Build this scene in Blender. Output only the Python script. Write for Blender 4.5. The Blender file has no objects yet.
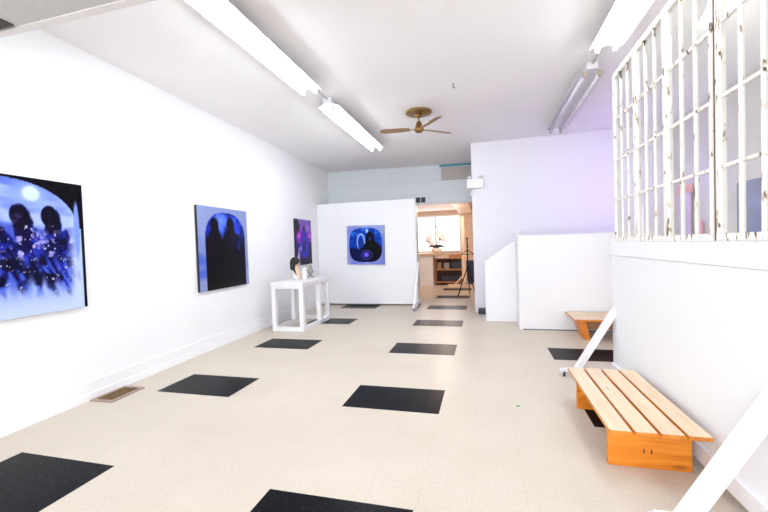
import bpy, bmesh, math, random
import numpy as np
from mathutils import Vector, Matrix

random.seed(7)
SC = bpy.context.scene
COL = SC.collection
PI = math.pi

# ------------------------------------------------------------------ helpers
def lin(c):
    return tuple(((v / 12.92) if v <= 0.04045 else ((v + 0.055) / 1.055) ** 2.4) for v in [x / 255 for x in c])

class MB:
    """collects shapes in one bmesh; coordinates relative to the thing's base"""
    def __init__(self):
        self.bm = bmesh.new()
        self.mi = 0
    def _mark(self, geom):
        for f in geom:
            f.material_index = self.mi
    def box(self, x0, x1, y0, y1, z0, z1, bev=0.0, M=None):
        b = bmesh.new()
        bmesh.ops.create_cube(b, size=1.0)
        for v in b.verts:
            v.co = Vector(((x0 + x1) / 2 + v.co.x * (x1 - x0), (y0 + y1) / 2 + v.co.y * (y1 - y0), (z0 + z1) / 2 + v.co.z * (z1 - z0)))
        if bev > 0:
            bmesh.ops.bevel(b, geom=b.edges[:] + b.verts[:], offset=bev, segments=2, profile=0.5, affect='EDGES')
        self._merge(b, M)
        return self
    def _merge(self, b, M=None):
        vm = {}
        for v in b.verts:
            vm[v] = self.bm.verts.new(M @ v.co if M else v.co)
        for f in b.faces:
            try:
                nf = self.bm.faces.new([vm[v] for v in f.verts])
                nf.material_index = self.mi
                nf.smooth = f.smooth
            except ValueError:
                pass
        b.free()
    def bar(self, p, q, w, h, up=(0, 0, 1), bev=0.0):
        p, q = Vector(p), Vector(q)
        d = q - p
        L = d.length
        z = d.normalized()
        x = Vector(up).cross(z)
        if x.length < 1e-5:
            x = Vector((1, 0, 0))
        x.normalize()
        y = z.cross(x)
        M = Matrix(((x.x, y.x, z.x, p.x), (x.y, y.y, z.y, p.y), (x.z, y.z, z.z, p.z), (0, 0, 0, 1)))
        return self.box(-w / 2, w / 2, -h / 2, h / 2, 0, L, bev, M)
    def tube(self, pts, r, n=12, cap=True):
        pts = [Vector(p) for p in pts]
        rs = r if isinstance(r, (list, tuple)) else [r] * len(pts)
        rings = []
        ref = None
        for i, p in enumerate(pts):
            a = pts[max(i - 1, 0)]
            b = pts[min(i + 1, len(pts) - 1)]
            t = (b - a).normalized()
            if ref is None:
                ref = t.orthogonal().normalized()
            ref = (ref - t * ref.dot(t)).normalized()
            o = t.cross(ref)
            rings.append([self.bm.verts.new(p + (ref * math.cos(2 * PI * k / n) + o * math.sin(2 * PI * k / n)) * rs[i]) for k in range(n)])
        for i in range(len(rings) - 1):
            for k in range(n):
                f = self.bm.faces.new((rings[i][k], rings[i][(k + 1) % n], rings[i + 1][(k + 1) % n], rings[i + 1][k]))
                f.material_index = self.mi
                f.smooth = True
        if cap:
            for rg, rev in ((rings[0], True), (rings[-1], False)):
                f = self.bm.faces.new(rg[::-1] if rev else rg)
                f.material_index = self.mi
        return self
    def lathe(self, prof, c=(0, 0, 0), n=24, sx=1.0, sy=1.0, M=None):
        b = bmesh.new()
        rings = []
        for r, z in prof:
            rings.append([b.verts.new((max(r, 1e-4) * sx * math.cos(2 * PI * k / n), max(r, 1e-4) * sy * math.sin(2 * PI * k / n), z)) for k in range(n)])
        for i in range(len(rings) - 1):
            for k in range(n):
                f = b.faces.new((rings[i][k], rings[i][(k + 1) % n], rings[i + 1][(k + 1) % n], rings[i + 1][k]))
                f.smooth = True
        b.faces.new(rings[0][::-1])
        b.faces.new(rings[-1])
        T = Matrix.Translation(Vector(c))
        self._merge(b, T @ M if M else T)
        return self
    def ball(self, c, rx, ry=None, rz=None, n=16):
        ry = ry or rx
        rz = rz or rx
        b = bmesh.new()
        bmesh.ops.create_uvsphere(b, u_segments=n, v_segments=max(8, n // 2 + 2), radius=1.0)
        for v in b.verts:
            v.co = Vector((c[0] + v.co.x * rx, c[1] + v.co.y * ry, c[2] + v.co.z * rz))
        for f in b.faces:
            f.smooth = True
        self._merge(b)
        return self
    def prism(self, poly, axis, a0, a1):
        """extrude polygon (list of 2D) along axis ('x','y','z') between a0 and a1"""
        def P(u, v, a):
            return {'x': (a, u, v), 'y': (u, a, v), 'z': (u, v, a)}[axis]
        lo = [self.bm.verts.new(P(u, v, a0)) for u, v in poly]
        hi = [self.bm.verts.new(P(u, v, a1)) for u, v in poly]
        n = len(poly)
        fs = [self.bm.faces.new(lo), self.bm.faces.new(hi[::-1])]
        for k in range(n):
            fs.append(self.bm.faces.new((lo[k], hi[k], hi[(k + 1) % n], lo[(k + 1) % n])))
        self._mark(fs)
        return self
    def build(self, name, mats, parent=None, loc=None, rot=None):
        bmesh.ops.recalc_face_normals(self.bm, faces=self.bm.faces)
        me = bpy.data.meshes.new(name)
        self.bm.to_mesh(me)
        self.bm.free()
        for m in (mats if isinstance(mats, (list, tuple)) else [mats]):
            me.materials.append(m)
        o = bpy.data.objects.new(name, me)
        COL.objects.link(o)
        if parent:
            o.parent = parent
        if loc:
            o.location = loc
        if rot:
            o.rotation_euler = rot
        return o

def tag(o, label, cat, group=None, kind=None):
    o['label'] = label
    if cat:
        o['category'] = cat
    if group:
        o['group'] = group
    if kind:
        o['kind'] = kind
    return o

def thing(name, label, cat, loc=(0, 0, 0), rz=0.0, group=None, kind=None):
    o = bpy.data.objects.new(name, None)
    COL.objects.link(o)
    o.empty_display_size = 0.1
    o.location = loc
    o.rotation_euler = (0, 0, rz)
    return tag(o, label, cat, group, kind)

def struct(name, mb, mat, label, cat, parent=None):
    o = mb.build(name, mat, parent)
    if not parent:
        tag(o, label, cat, None, 'structure')
    return o

def copy_tree(o, parent=None):
    c = o.copy()
    COL.objects.link(c)
    if parent:
        c.parent = parent
    for ch in list(o.children):
        copy_tree(ch, c)
    return c

# ---------------------------------------------------------------- materials
def new_mat(name):
    m = bpy.data.materials.new(name)
    m.use_nodes = True
    nt = m.node_tree
    for n in list(nt.nodes):
        nt.nodes.remove(n)
    out = nt.nodes.new('ShaderNodeOutputMaterial')
    b = nt.nodes.new('ShaderNodeBsdfPrincipled')
    nt.links.new(b.outputs[0], out.inputs[0])
    return m, nt, b

def N(nt, t, **kw):
    n = nt.nodes.new(t)
    for k, v in kw.items():
        setattr(n, k, v)
    return n

def plain(name, c, rough=0.5, metal=0.0, var=0.06, scale=6.0, bump=0.0, bscale=80.0, spec=0.5):
    m, nt, b = new_mat(name)
    tc = N(nt, 'ShaderNodeTexCoord')
    ns = N(nt, 'ShaderNodeTexNoise')
    ns.inputs['Scale'].default_value = scale
    ns.inputs['Detail'].default_value = 5
    nt.links.new(tc.outputs['Object'], ns.inputs['Vector'])
    r = N(nt, 'ShaderNodeValToRGB')
    l = lin(c)
    r.color_ramp.elements[0].position = 0.3
    r.color_ramp.elements[1].position = 0.7
    r.color_ramp.elements[0].color = tuple(v * (1 - var) for v in l) + (1,)
    r.color_ramp.elements[1].color = tuple(min(1, v * (1 + var * 0.5)) for v in l) + (1,)
    nt.links.new(ns.outputs['Fac'], r.inputs['Fac'])
    nt.links.new(r.outputs[0], b.inputs['Base Color'])
    b.inputs['Roughness'].default_value = rough
    b.inputs['Metallic'].default_value = metal
    b.inputs['Specular IOR Level'].default_value = spec
    if bump > 0:
        n2 = N(nt, 'ShaderNodeTexNoise')
        n2.inputs['Scale'].default_value = bscale
        nt.links.new(tc.outputs['Object'], n2.inputs['Vector'])
        bp = N(nt, 'ShaderNodeBump')
        bp.inputs['Strength'].default_value = bump
        bp.inputs['Distance'].default_value = 0.004
        nt.links.new(n2.outputs['Fac'], bp.inputs['Height'])
        nt.links.new(bp.outputs[0], b.inputs['Normal'])
    return m

def math_node(nt, op, a, b_=None, c_=None):
    n = N(nt, 'ShaderNodeMath', operation=op)
    for i, v in enumerate((a, b_, c_)):
        if v is None:
            continue
        if isinstance(v, (int, float)):
            n.inputs[i].default_value = v
        else:
            nt.links.new(v, n.inputs[i])
    return n.outputs[0]

def floor_mat():
    m, nt, b = new_mat('vinyl_tile_floor')
    tc = N(nt, 'ShaderNodeTexCoord')
    sp = N(nt, 'ShaderNodeSeparateXYZ')
    nt.links.new(tc.outputs['Object'], sp.inputs[0])
    X, Y = sp.outputs[0], sp.outputs[1]
    def cell(v, start, period, width):
        a = math_node(nt, 'SUBTRACT', v, start)
        a = math_node(nt, 'DIVIDE', a, period)
        a = math_node(nt, 'FRACT', a)
        return math_node(nt, 'LESS_THAN', a, width / period)
    mask = math_node(nt, 'MULTIPLY', cell(X, TX0, TPX, TW), cell(Y, TY0, TPY, TD))
    # cream field
    n1 = N(nt, 'ShaderNodeTexNoise'); n1.inputs['Scale'].default_value = 1.6; n1.inputs['Detail'].default_value = 4
    n2 = N(nt, 'ShaderNodeTexNoise'); n2.inputs['Scale'].default_value = 55.0; n2.inputs['Detail'].default_value = 3
    for n in (n1, n2):
        nt.links.new(tc.outputs['Object'], n.inputs['Vector'])
    mixn = math_node(nt, 'ADD', math_node(nt, 'MULTIPLY', n1.outputs['Fac'], 0.4), math_node(nt, 'MULTIPLY', n2.outputs['Fac'], 0.6))
    r1 = N(nt, 'ShaderNodeValToRGB')
    r1.color_ramp.elements[0].position = 0.35; r1.color_ramp.elements[1].position = 0.62
    r1.color_ramp.elements[0].color = lin((200, 189, 174)) + (1,)
    r1.color_ramp.elements[1].color = lin((210, 200, 186)) + (1,)
    nt.links.new(mixn, r1.inputs['Fac'])
    # seams of the small tiles
    def seam(v, start, period):
        a = math_node(nt, 'FRACT', math_node(nt, 'DIVIDE', math_node(nt, 'SUBTRACT', v, start), period))
        return math_node(nt, 'LESS_THAN', a, 0.010)
    sm = math_node(nt, 'MAXIMUM', seam(X, TX0, TPX / 7), seam(Y, TY0, TPY / 6.43))
    mxs = N(nt, 'ShaderNodeMix', data_type='RGBA')
    nt.links.new(math_node(nt, 'MULTIPLY', sm, 0.25), mxs.inputs['Factor'])
    nt.links.new(r1.outputs[0], mxs.inputs['A'])
    mxs.inputs['B'].default_value = lin((170, 150, 128)) + (1,)
    # black tiles with pale flecks
    v = N(nt, 'ShaderNodeTexNoise'); v.inputs['Scale'].default_value = 38; v.inputs['Detail'].default_value = 6
    nt.links.new(tc.outputs['Object'], v.inputs['Vector'])
    r2 = N(nt, 'ShaderNodeValToRGB')
    els = r2.color_ramp.elements
    els[0].position = 0.3; els[0].color = lin((6, 7, 10)) + (1,)
    els[1].position = 0.60; els[1].color = lin((16, 18, 23)) + (1,)
    e = els.new(0.70); e.color = lin((36, 39, 46)) + (1,)
    e = els.new(0.78); e.color = lin((110, 114, 122)) + (1,)
    nt.links.new(v.outputs['Fac'], r2.inputs['Fac'])
    mx = N(nt, 'ShaderNodeMix', data_type='RGBA')
    nt.links.new(mask, mx.inputs['Factor'])
    nt.links.new(mxs.outputs['Result'], mx.inputs['A'])
    nt.links.new(r2.outputs[0], mx.inputs['B'])
    nt.links.new(mx.outputs['Result'], b.inputs['Base Color'])
    rr = math_node(nt, 'MULTIPLY_ADD', n1.outputs['Fac'], 0.06, 0.27)
    nt.links.new(rr, b.inputs['Roughness'])
    b.inputs['Specular IOR Level'].default_value = 0.05
    bp = N(nt, 'ShaderNodeBump'); bp.inputs['Strength'].default_value = 0.05; bp.inputs['Distance'].default_value = 0.01
    nt.links.new(n2.outputs['Fac'], bp.inputs['Height'])
    nt.links.new(bp.outputs[0], b.inputs['Normal'])
    return m

def wood(name, c1, c2, axis='y', scale=1.0, rough=0.4, knots=True):
    m, nt, b = new_mat(name)
    tc = N(nt, 'ShaderNodeTexCoord')
    mp = N(nt, 'ShaderNodeMapping')
    s = {'x': (1.2, 14, 14), 'y': (14, 1.2, 14), 'z': (14, 14, 1.2)}[axis]
    mp.inputs['Scale'].default_value = tuple(v * scale for v in s)
    nt.links.new(tc.outputs['Object'], mp.inputs['Vector'])
    n1 = N(nt, 'ShaderNodeTexNoise'); n1.inputs['Scale'].default_value = 1.6; n1.inputs['Detail'].default_value = 7; n1.inputs['Distortion'].default_value = 1.2
    nt.links.new(mp.outputs[0], n1.inputs['Vector'])
    r = N(nt, 'ShaderNodeValToRGB')
    els = r.color_ramp.elements
    els[0].position = 0.3; els[0].color = lin(c1) + (1,)
    els[1].position = 0.68; els[1].color = lin(c2) + (1,)
    nt.links.new(n1.outputs['Fac'], r.inputs['Fac'])
    src = r.outputs[0]
    if knots:
        mp2 = N(nt, 'ShaderNodeMapping')
        s2 = {'x': (2.2, 7, 7), 'y': (7, 2.2, 7), 'z': (7, 7, 2.2)}[axis]
        mp2.inputs['Scale'].default_value = s2
        nt.links.new(tc.outputs['Object'], mp2.inputs['Vector'])
        vo = N(nt, 'ShaderNodeTexVoronoi'); vo.inputs['Scale'].default_value = 1.0
        nt.links.new(mp2.outputs[0], vo.inputs['Vector'])
        rk = N(nt, 'ShaderNodeValToRGB')
        rk.color_ramp.elements[0].position = 0.06; rk.color_ramp.elements[0].color = (1, 1, 1, 1)
        rk.color_ramp.elements[1].position = 0.13; rk.color_ramp.elements[1].color = (0, 0, 0, 1)
        nt.links.new(vo.outputs['Distance'], rk.inputs['Fac'])
        mx = N(nt, 'ShaderNodeMix', data_type='RGBA')
        nt.links.new(math_node(nt, 'MULTIPLY', rk.outputs[0], 0.55), mx.inputs['Factor'])
        nt.links.new(src, mx.inputs['A'])
        mx.inputs['B'].default_value = tuple(v * 0.35 for v in lin(c1)) + (1,)
        src = mx.outputs['Result']
    nt.links.new(src, b.inputs['Base Color'])
    b.inputs['Roughness'].default_value = rough
    return m

def chipped_paint(name):
    m, nt, b = new_mat(name)
    tc = N(nt, 'ShaderNodeTexCoord')
    mp = N(nt, 'ShaderNodeMapping'); mp.inputs['Scale'].default_value = (9, 9, 3)
    nt.links.new(tc.outputs['Object'], mp.inputs['Vector'])
    n1 = N(nt, 'ShaderNodeTexNoise'); n1.inputs['Scale'].default_value = 2.2; n1.inputs['Detail'].default_value = 8; n1.inputs['Roughness'].default_value = 0.65
    nt.links.new(mp.outputs[0], n1.inputs['Vector'])
    r = N(nt, 'ShaderNodeValToRGB')
    els = r.color_ramp.elements
    els[0].position = 0.0; els[0].color = lin((242, 239, 236)) + (1,)
    els[1].position = 0.56; els[1].color = lin((236, 231, 226)) + (1,)
    e = els.new(0.59); e.color = lin((186, 164, 130)) + (1,)
    e = els.new(0.618); e.color = lin((74, 66, 64)) + (1,)
    nt.links.new(n1.outputs['Fac'], r.inputs['Fac'])
    nt.links.new(r.outputs[0], b.inputs['Base Color'])
    b.inputs['Roughness'].default_value = 0.6
    bp = N(nt, 'ShaderNodeBump'); bp.inputs['Strength'].default_value = 0.4; bp.inputs['Distance'].default_value = 0.004
    nt.links.new(n1.outputs['Fac'], bp.inputs['Height'])
    nt.links.new(bp.outputs[0], b.inputs['Normal'])
    return m

def glass_mat():
    m, nt, b = new_mat('dusty_window_glass')
    out = [n for n in nt.nodes if n.type == 'OUTPUT_MATERIAL'][0]
    nt.nodes.remove(b)
    tr = N(nt, 'ShaderNodeBsdfTransparent'); tr.inputs[0].default_value = (0.97, 0.98, 0.97, 1)
    df = N(nt, 'ShaderNodeBsdfDiffuse'); df.inputs[0].default_value = lin((198, 196, 186)) + (1,)
    gl = N(nt, 'ShaderNodeBsdfGlossy'); gl.inputs['Roughness'].default_value = 0.04; gl.inputs[0].default_value = (0.9, 0.9, 0.9, 1)
    tc = N(nt, 'ShaderNodeTexCoord')
    ns = N(nt, 'ShaderNodeTexNoise'); ns.inputs['Scale'].default_value = 3.5; ns.inputs['Detail'].default_value = 6
    nt.links.new(tc.outputs['Object'], ns.inputs['Vector'])
    m1 = N(nt, 'ShaderNodeMixShader')
    nt.links.new(math_node(nt, 'MULTIPLY_ADD', ns.outputs['Fac'], 0.26, 0.06), m1.inputs[0])
    nt.links.new(tr.outputs[0], m1.inputs[1]); nt.links.new(df.outputs[0], m1.inputs[2])
    m2 = N(nt, 'ShaderNodeMixShader')
    fr = N(nt, 'ShaderNodeFresnel'); fr.inputs[0].default_value = 1.45
    ge = N(nt, 'ShaderNodeNewGeometry')
    front = math_node(nt, 'SUBTRACT', 1.0, ge.outputs['Backfacing'])
    nt.links.new(math_node(nt, 'MULTIPLY', math_node(nt, 'MULTIPLY', fr.outputs[0], front), 0.7), m2.inputs[0])
    nt.links.new(m1.outputs[0], m2.inputs[1]); nt.links.new(gl.outputs[0], m2.inputs[2])
    nt.links.new(m2.outputs[0], out.inputs[0])
    return m

def emit(name, c, s):
    m, nt, b = new_mat(name)
    b.inputs['Base Color'].default_value = (0.9, 0.9, 0.9, 1)
    b.inputs['Emission Color'].default_value = tuple(c) + (1,)
    b.inputs['Emission Strength'].default_value = s
    b.inputs['Roughness'].default_value = 0.3
    return m

def plank_wall(name, c):
    m, nt, b = new_mat(name)
    tc = N(nt, 'ShaderNodeTexCoord')
    sp = N(nt, 'ShaderNodeSeparateXYZ'); nt.links.new(tc.outputs['Object'], sp.inputs[0])
    ns = N(nt, 'ShaderNodeTexNoise'); ns.inputs['Scale'].default_value = 4; ns.inputs['Detail'].default_value = 6
    mp = N(nt, 'ShaderNodeMapping'); mp.inputs['Scale'].default_value = (0.6, 1, 5)
    nt.links.new(tc.outputs['Object'], mp.inputs['Vector']); nt.links.new(mp.outputs[0], ns.inputs['Vector'])
    r = N(nt, 'ShaderNodeValToRGB')
    l = lin(c)
    r.color_ramp.elements[0].position = 0.3; r.color_ramp.elements[0].color = tuple(v * 0.96 for v in l) + (1,)
    r.color_ramp.elements[1].position = 0.7; r.color_ramp.elements[1].color = tuple(min(1, v * 1.02) for v in l) + (1,)
    nt.links.new(ns.outputs['Fac'], r.inputs['Fac'])
    fz = math_node(nt, 'FRACT', math_node(nt, 'DIVIDE', sp.outputs[2], 0.2))
    ln = math_node(nt, 'LESS_THAN', fz, 0.05)
    mx = N(nt, 'ShaderNodeMix', data_type='RGBA')
    nt.links.new(math_node(nt, 'MULTIPLY', ln, 0.15), mx.inputs['Factor'])
    nt.links.new(r.outputs[0], mx.inputs['A']); mx.inputs['B'].default_value = tuple(v * 0.6 for v in l) + (1,)
    nt.links.new(mx.outputs['Result'], b.inputs['Base Color'])
    b.inputs['Roughness'].default_value = 0.5
    return m

TW, TD, TPX, TPY = 0.90, 0.5525, 2.1222, 1.7775
TX0, TY0 = -3.441, 1.4895

M = {}
M['floor'] = floor_mat()
M['wall'] = plain('white_wall_paint', (244, 244, 246), 0.55, var=0.015, scale=1.5, bump=0.05, bscale=60)
M['halfwall'] = plain('white_half_wall_paint', (236, 235, 238), 0.55, var=0.015, scale=1.5)
M['ceil'] = plain('ceiling_paint', (246, 244, 245), 0.8, var=0.02, scale=1.2, bump=0.08, bscale=40)
M['rearwall'] = plain('lavender_white_wall_paint', (234, 232, 238), 0.6, var=0.015, scale=1.2)
M['blue_planks'] = plank_wall('pale_blue_grey_planks', (220, 226, 230))
M['beige_panel'] = plain('beige_recess_panel', (190, 182, 176), 0.7)
M['teal'] = plain('teal_strip_paint', (70, 150, 170), 0.5)
M['dark'] = plain('dark_vent_metal', (48, 58, 74), 0.6)
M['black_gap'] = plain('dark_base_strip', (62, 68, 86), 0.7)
M['tile_ceil'] = plain('acoustic_tile', (188, 186, 183), 0.9, var=0.18, scale=90)
M['trim'] = plain('grey_metal_trim', (214, 208, 206), 0.5)
M['vent_dark'] = plain('dark_green_grey_grille', (74, 72, 64), 0.7)
M['white_paint'] = plain('white_furniture_paint', (240, 238, 240), 0.4, var=0.03, scale=9)
M['panel_white'] = plain('white_panel_paint', (240, 241, 244), 0.5, var=0.01, scale=2)
M['fixture'] = plain('white_enamel', (226, 225, 228), 0.35)
M['socket'] = plain('ivory_lamp_socket', (176, 166, 146), 0.5)
M['tube_on'] = emit('lit_fluorescent_tube', (0.92, 0.98, 1.0), 25.0)
M['tube_off'] = plain('unlit_fluorescent_tube', (232, 230, 236), 0.15)
M['brass'] = plain('aged_brass', (150, 118, 66), 0.35, metal=0.7, var=0.35, scale=14)
M['blade'] = plain('brown_fan_blade', (150, 118, 84), 0.45, var=0.15, scale=9)
M['bench_orange'] = wood('varnished_pine', (206, 112, 22), (232, 146, 46), 'x', rough=0.35)
M['bench_top'] = wood('worn_glare_slat_top', (222, 192, 157), (238, 214, 185), 'y', rough=0.35)  # worn tone, with overhead glare painted into the pale top colour
M['bench_side'] = wood('varnished_pine_slat_side', (196, 110, 32), (222, 142, 54), 'y', rough=0.35, knots=False)
M['chip'] = chipped_paint('chipped_white_window_paint')
M['glass'] = glass_mat()
M['gap_wood'] = plain('bare_brown_wood', (104, 88, 66), 0.7, var=0.3, scale=20)
M['caster'] = plain('black_caster_rubber', (28, 28, 32), 0.5)
M['caster_metal'] = plain('pale_caster_plastic', (212, 214, 222), 0.3)
M['register_frame'] = plain('worn_bronze_frame', (172, 150, 134), 0.4, metal=0.3, var=0.2, scale=30)
M['register'] = plain('brass_register_slats', (128, 94, 40), 0.4, metal=0.5, var=0.4, scale=18)
M['register_dark'] = plain('register_dark_well', (40, 30, 20), 0.8)
M['canvas_edge'] = plain('dark_canvas_edge', (16, 16, 30), 0.6)
M['skin'] = plain('painted_figurine_skin', (236, 196, 160), 0.5)
M['hair'] = plain('black_figurine_hair', (16, 16, 20), 0.35)
M['dress'] = plain('white_figurine_dress', (240, 238, 236), 0.5)
M['silver'] = plain('tarnished_silver', (176, 172, 168), 0.3, metal=0.6, var=0.3, scale=30)
M['tan_wall'] = plain('tan_wall_paint', (236, 214, 190), 0.6)
M['pink_ceil'] = plain('pinkish_back_ceiling', (222, 205, 202), 0.7)
M['oak'] = wood('pale_oak_top', (206, 170, 128), (226, 192, 150), 'x', rough=0.4, knots=False)
M['shelf_wood'] = wood('brown_shelf_wood', (160, 108, 66), (188, 136, 90), 'x', rough=0.5, knots=False)
M['dark_wood'] = wood('dark_shelf_back', (74, 46, 30), (96, 62, 42), 'z', rough=0.6, knots=False)
M['box_dark'] = plain('dark_storage_box', (44, 44, 58), 0.5)
M['box_tan'] = plain('tan_cardboard', (170, 140, 110), 0.7)
M['box_grey'] = plain('grey_storage_box', (150, 140, 140), 0.6)
M['leaf'] = plain('dark_green_leaf', (30, 42, 34), 0.4, var=0.3)
M['petal'] = plain('white_pink_petal', (250, 246, 248), 0.5)
M['ceramic'] = plain('white_ceramic', (244, 240, 238), 0.2)
M['black_metal'] = plain('black_metal', (22, 20, 22), 0.4, metal=0.3)
M['pale_wood'] = wood('pale_pine_post', (228, 200, 172), (242, 220, 196), 'z', rough=0.5, knots=False)
M['window_glow'] = emit('window_daylight_glow', (1.0, 0.96, 0.98), 0.85)  # emissive panel standing in for daylight at the back window
M['blue_cloth'] = plain('deep_blue_canvas', (36, 70, 150), 0.6, var=0.5, scale=5)
M['pink_cloth'] = plain('hot_pink_cloth', (250, 120, 180), 0.7)
M['lilac_cloth'] = plain('lilac_cloth', (206, 180, 222), 0.7)
M['coral_cloth'] = plain('coral_cloth', (226, 150, 140), 0.7)
M['side_wall'] = plain('greyish_side_room_paint', (206, 202, 198), 0.7, var=0.04)
M['green_scrap'] = plain('green_paper', (60, 170, 80), 0.6)
M['wire'] = plain('pale_grey_conduit', (200, 198, 200), 0.4)
M['grey_hook'] = plain('grey_hook_metal', (130, 130, 134), 0.4, metal=0.5)

# ------------------------------------------------------------- room shell
H = 3.6
struct('floor', MB().box(-5.2, 4.0, -3.2, 16.6, -0.12, 0), M['floor'], 'cream speckled vinyl floor with scattered black rectangular tiles', 'floor')
struct('ceiling', MB().box(-4.6, 3.6, -3.2, 10.45, H, H + 0.12), M['ceil'], 'plain off-white ceiling over the gallery', 'ceiling')
LW0, LWK = -3.845, -0.036
def lwx(y): return LW0 + LWK * y
LANG = math.atan(-LWK)           # wall turned slightly
mb = MB(); mb.prism([(lwx(-3.2), -3.2), (lwx(10.6), 10.6), (lwx(10.6) - 0.15, 10.6), (lwx(-3.2) - 0.15, -3.2)], 'z', 0, H)
struct('wall_left', mb, M['wall'], 'long white gallery wall on the left, hung with paintings', 'wall')
mb = MB(); t = 0.018
mb.prism([(lwx(-3.2) + t, -3.2), (lwx(10.0) + t, 10.0), (lwx(10.0), 10.0), (lwx(-3.2), -3.2)], 'z', 0, 0.19)
t = 0.030
mb.prism([(lwx(-3.2) + t, -3.2), (lwx(10.0) + t, 10.0), (lwx(10.0), 10.0), (lwx(-3.2), -3.2)], 'z', 0, 0.075)
struct('baseboard_left', mb, M['wall'], 'white stepped baseboard along the left wall', 'baseboard')

# blue-grey lintel wall at the back with the doorway
def byy(x): return 10.0 + (x + 4.2) * 0.085
mb = MB()
def bslab(x0, x1, z0, z1, d0=0.0, d1=0.16):
    mb.prism([(x0, byy(x0) + d0), (x1, byy(x1) + d0), (x1, byy(x1) + d1), (x0, byy(x0) + d1)], 'z', z0, z1)
bslab(-4.35, -1.06, 2.56, H)
bslab(-1.06, -0.10, 2.56, 3.17)
bslab(-1.06, -0.10, 3.17, 3.52, 0.05, 0.16)
bslab(-1.06, -0.10, 3.52, H)
bslab(-4.35, -1.75, 0, 2.56)
struct('wall_back', mb, M['blue_planks'], 'pale blue-grey planked wall above the doorway at the back', 'wall')
mb = MB(); bslab(-1.055, -0.12, 3.175, 3.515, 0.035, 0.052)
struct('trim_1', mb, M['beige_panel'], 'beige recessed panel in the blue-grey wall over the doorway', 'trim')
mb = MB(); bslab(-1.10, -0.12, 3.535, 3.585, -0.035, 0.0)
struct('trim_2', mb, M['teal'], 'thin teal strip above the beige recess', 'trim')
mb = MB(); bslab(-4.3, -1.10, 3.15, 3.17, -0.012, 0.0); bslab(-2.42, -2.40, 3.17, 3.59, -0.012, 0.0); bslab(-4.3, -1.12, 3.575, 3.595, -0.02, 0.0)
struct('trim_3', mb, M['blue_planks'], 'thin battens on the blue-grey planks', 'trim')

RY = 8.36
struct('wall_rear', MB().box(-0.225, 3.5, RY, RY + 0.14, 0, H).box(-0.225, -0.085, RY + 0.14, 10.45, 0, H), M['rearwall'], 'lavender-tinted white wall right of the doorway', 'wall')
struct('baseboard_rear', MB().box(-0.15, -0.01, RY - 0.30, RY - 0.001, 0, 0.085), M['black_gap'], 'short dark base strip beside the stair half wall', 'baseboard')
struct('wall_right', MB().box(3.4, 3.55, -3.2, RY, 0, H), M['side_wall'], 'grey wall of the side room seen through the old windows', 'wall')
mb = MB()
mb.box(-4.6, 3.55, -3.2, -3.05, 0, 0.5).box(-4.6, 3.55, -3.2, -3.05, 3.05, H).box(-4.6, -3.5, -3.2, -3.05, 0.5, 3.05).box(3.1, 3.55, -3.2, -3.05, 0.5, 3.05)
struct('wall_front', mb, M['wall'], 'white shopfront wall with one wide window opening', 'wall')

# half walls around the stair
mb = MB()
mb.box(0.545, 2.6, 6.715, 6.83, 0, 1.57).box(0.545, 0.66, 6.83, 7.47, 0, 1.57)
mb.prism([(0.0, 0.0), (0.545, 0.0), (0.545, 1.50), (0.0, 1.12)], 'y', 7.37, 7.47)
struct('wall_stair', mb, M['halfwall'], 'white boxed half wall with a sloping stair side', 'wall')
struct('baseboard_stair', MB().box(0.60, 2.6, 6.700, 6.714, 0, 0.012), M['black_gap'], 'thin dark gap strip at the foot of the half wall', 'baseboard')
# newel with bracket on the slope
t_ = thing('newel_post', 'small white newel cap where the sloping stair side meets the boxed half wall', 'post', (0.585, 7.42, 1.50))
MB().box(-0.022, 0.022, -0.022, 0.022, 0.0, 0.15, 0.004).build('post', M['white_paint'], t_)
MB().box(-0.055, 0.055, -0.03, 0.03, 0.13, 0.165, 0.008).build('cap', M['white_paint'], t_)

# dropped ceiling near the camera
mb = MB().box(-4.15, 3.4, -3.05, 1.97, 3.10, 3.16)
struct('ceiling_dropped', mb, M['tile_ceil'], 'speckled grey dropped ceiling at the near end of the room', 'ceiling')
struct('trim_4', MB().box(-4.15, 3.4, 1.972, 2.03, 3.094, 3.16).box(-4.15, 3.4, 2.01, 2.03, 3.16, H), M['trim'], 'pale metal edge of the dropped ceiling', 'trim')
v = thing('ceiling_grille', 'dark grille let into the grey dropped ceiling, top left corner', 'vent', (-3.36, 1.82, 3.088))
MB().box(-0.24, 0.24, -0.13, 0.13, 0, 0.012).build('backing', M['vent_dark'], v)
mb = MB()
for k in range(7):
    mb.box(-0.23, 0.23, -0.115 + k * 0.037, -0.105 + k * 0.037, -0.008, 0.0)
mb.build('slats', M['vent_dark'], v)

# ----------------------------------------------------------- back room
struct('wall_back_room', MB().box(-5.2, 0.1, 16.0, 16.15, 0, 3.0).box(-5.2, -5.05, 10.6, 16.0, 0, 3.0).box(-0.05, 0.1, 10.5, 16.0, 0, 3.0), M['tan_wall'], 'tan walls of the back room seen through the doorway', 'wall')
struct('ceiling_back_room', MB().box(-5.2, 0.1, 10.5, 16.15, 2.86, 2.98), M['pink_ceil'], 'pinkish ceiling of the back room', 'ceiling')
w = thing('window_1', 'bright daylit window at the far end of the back room', 'window', (-1.95, 15.98, 1.2), kind='structure')
MB().box(-1.0, 0.98, -0.02, 0.0, 0, 1.42).build('glow_panel', M['window_glow'], w)
mb = MB()
mb.box(-1.06, -1.0, -0.05, 0.01, -0.06, 1.48).box(0.98, 1.04, -0.05, 0.01, -0.06, 1.48).box(-1.0, 0.98, -0.05, 0.01, 1.42, 1.48).box(-1.0, 0.98, -0.05, 0.01, -0.06, 0.0)
mb.build('window_frame', M['white_paint'], w)
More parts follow.
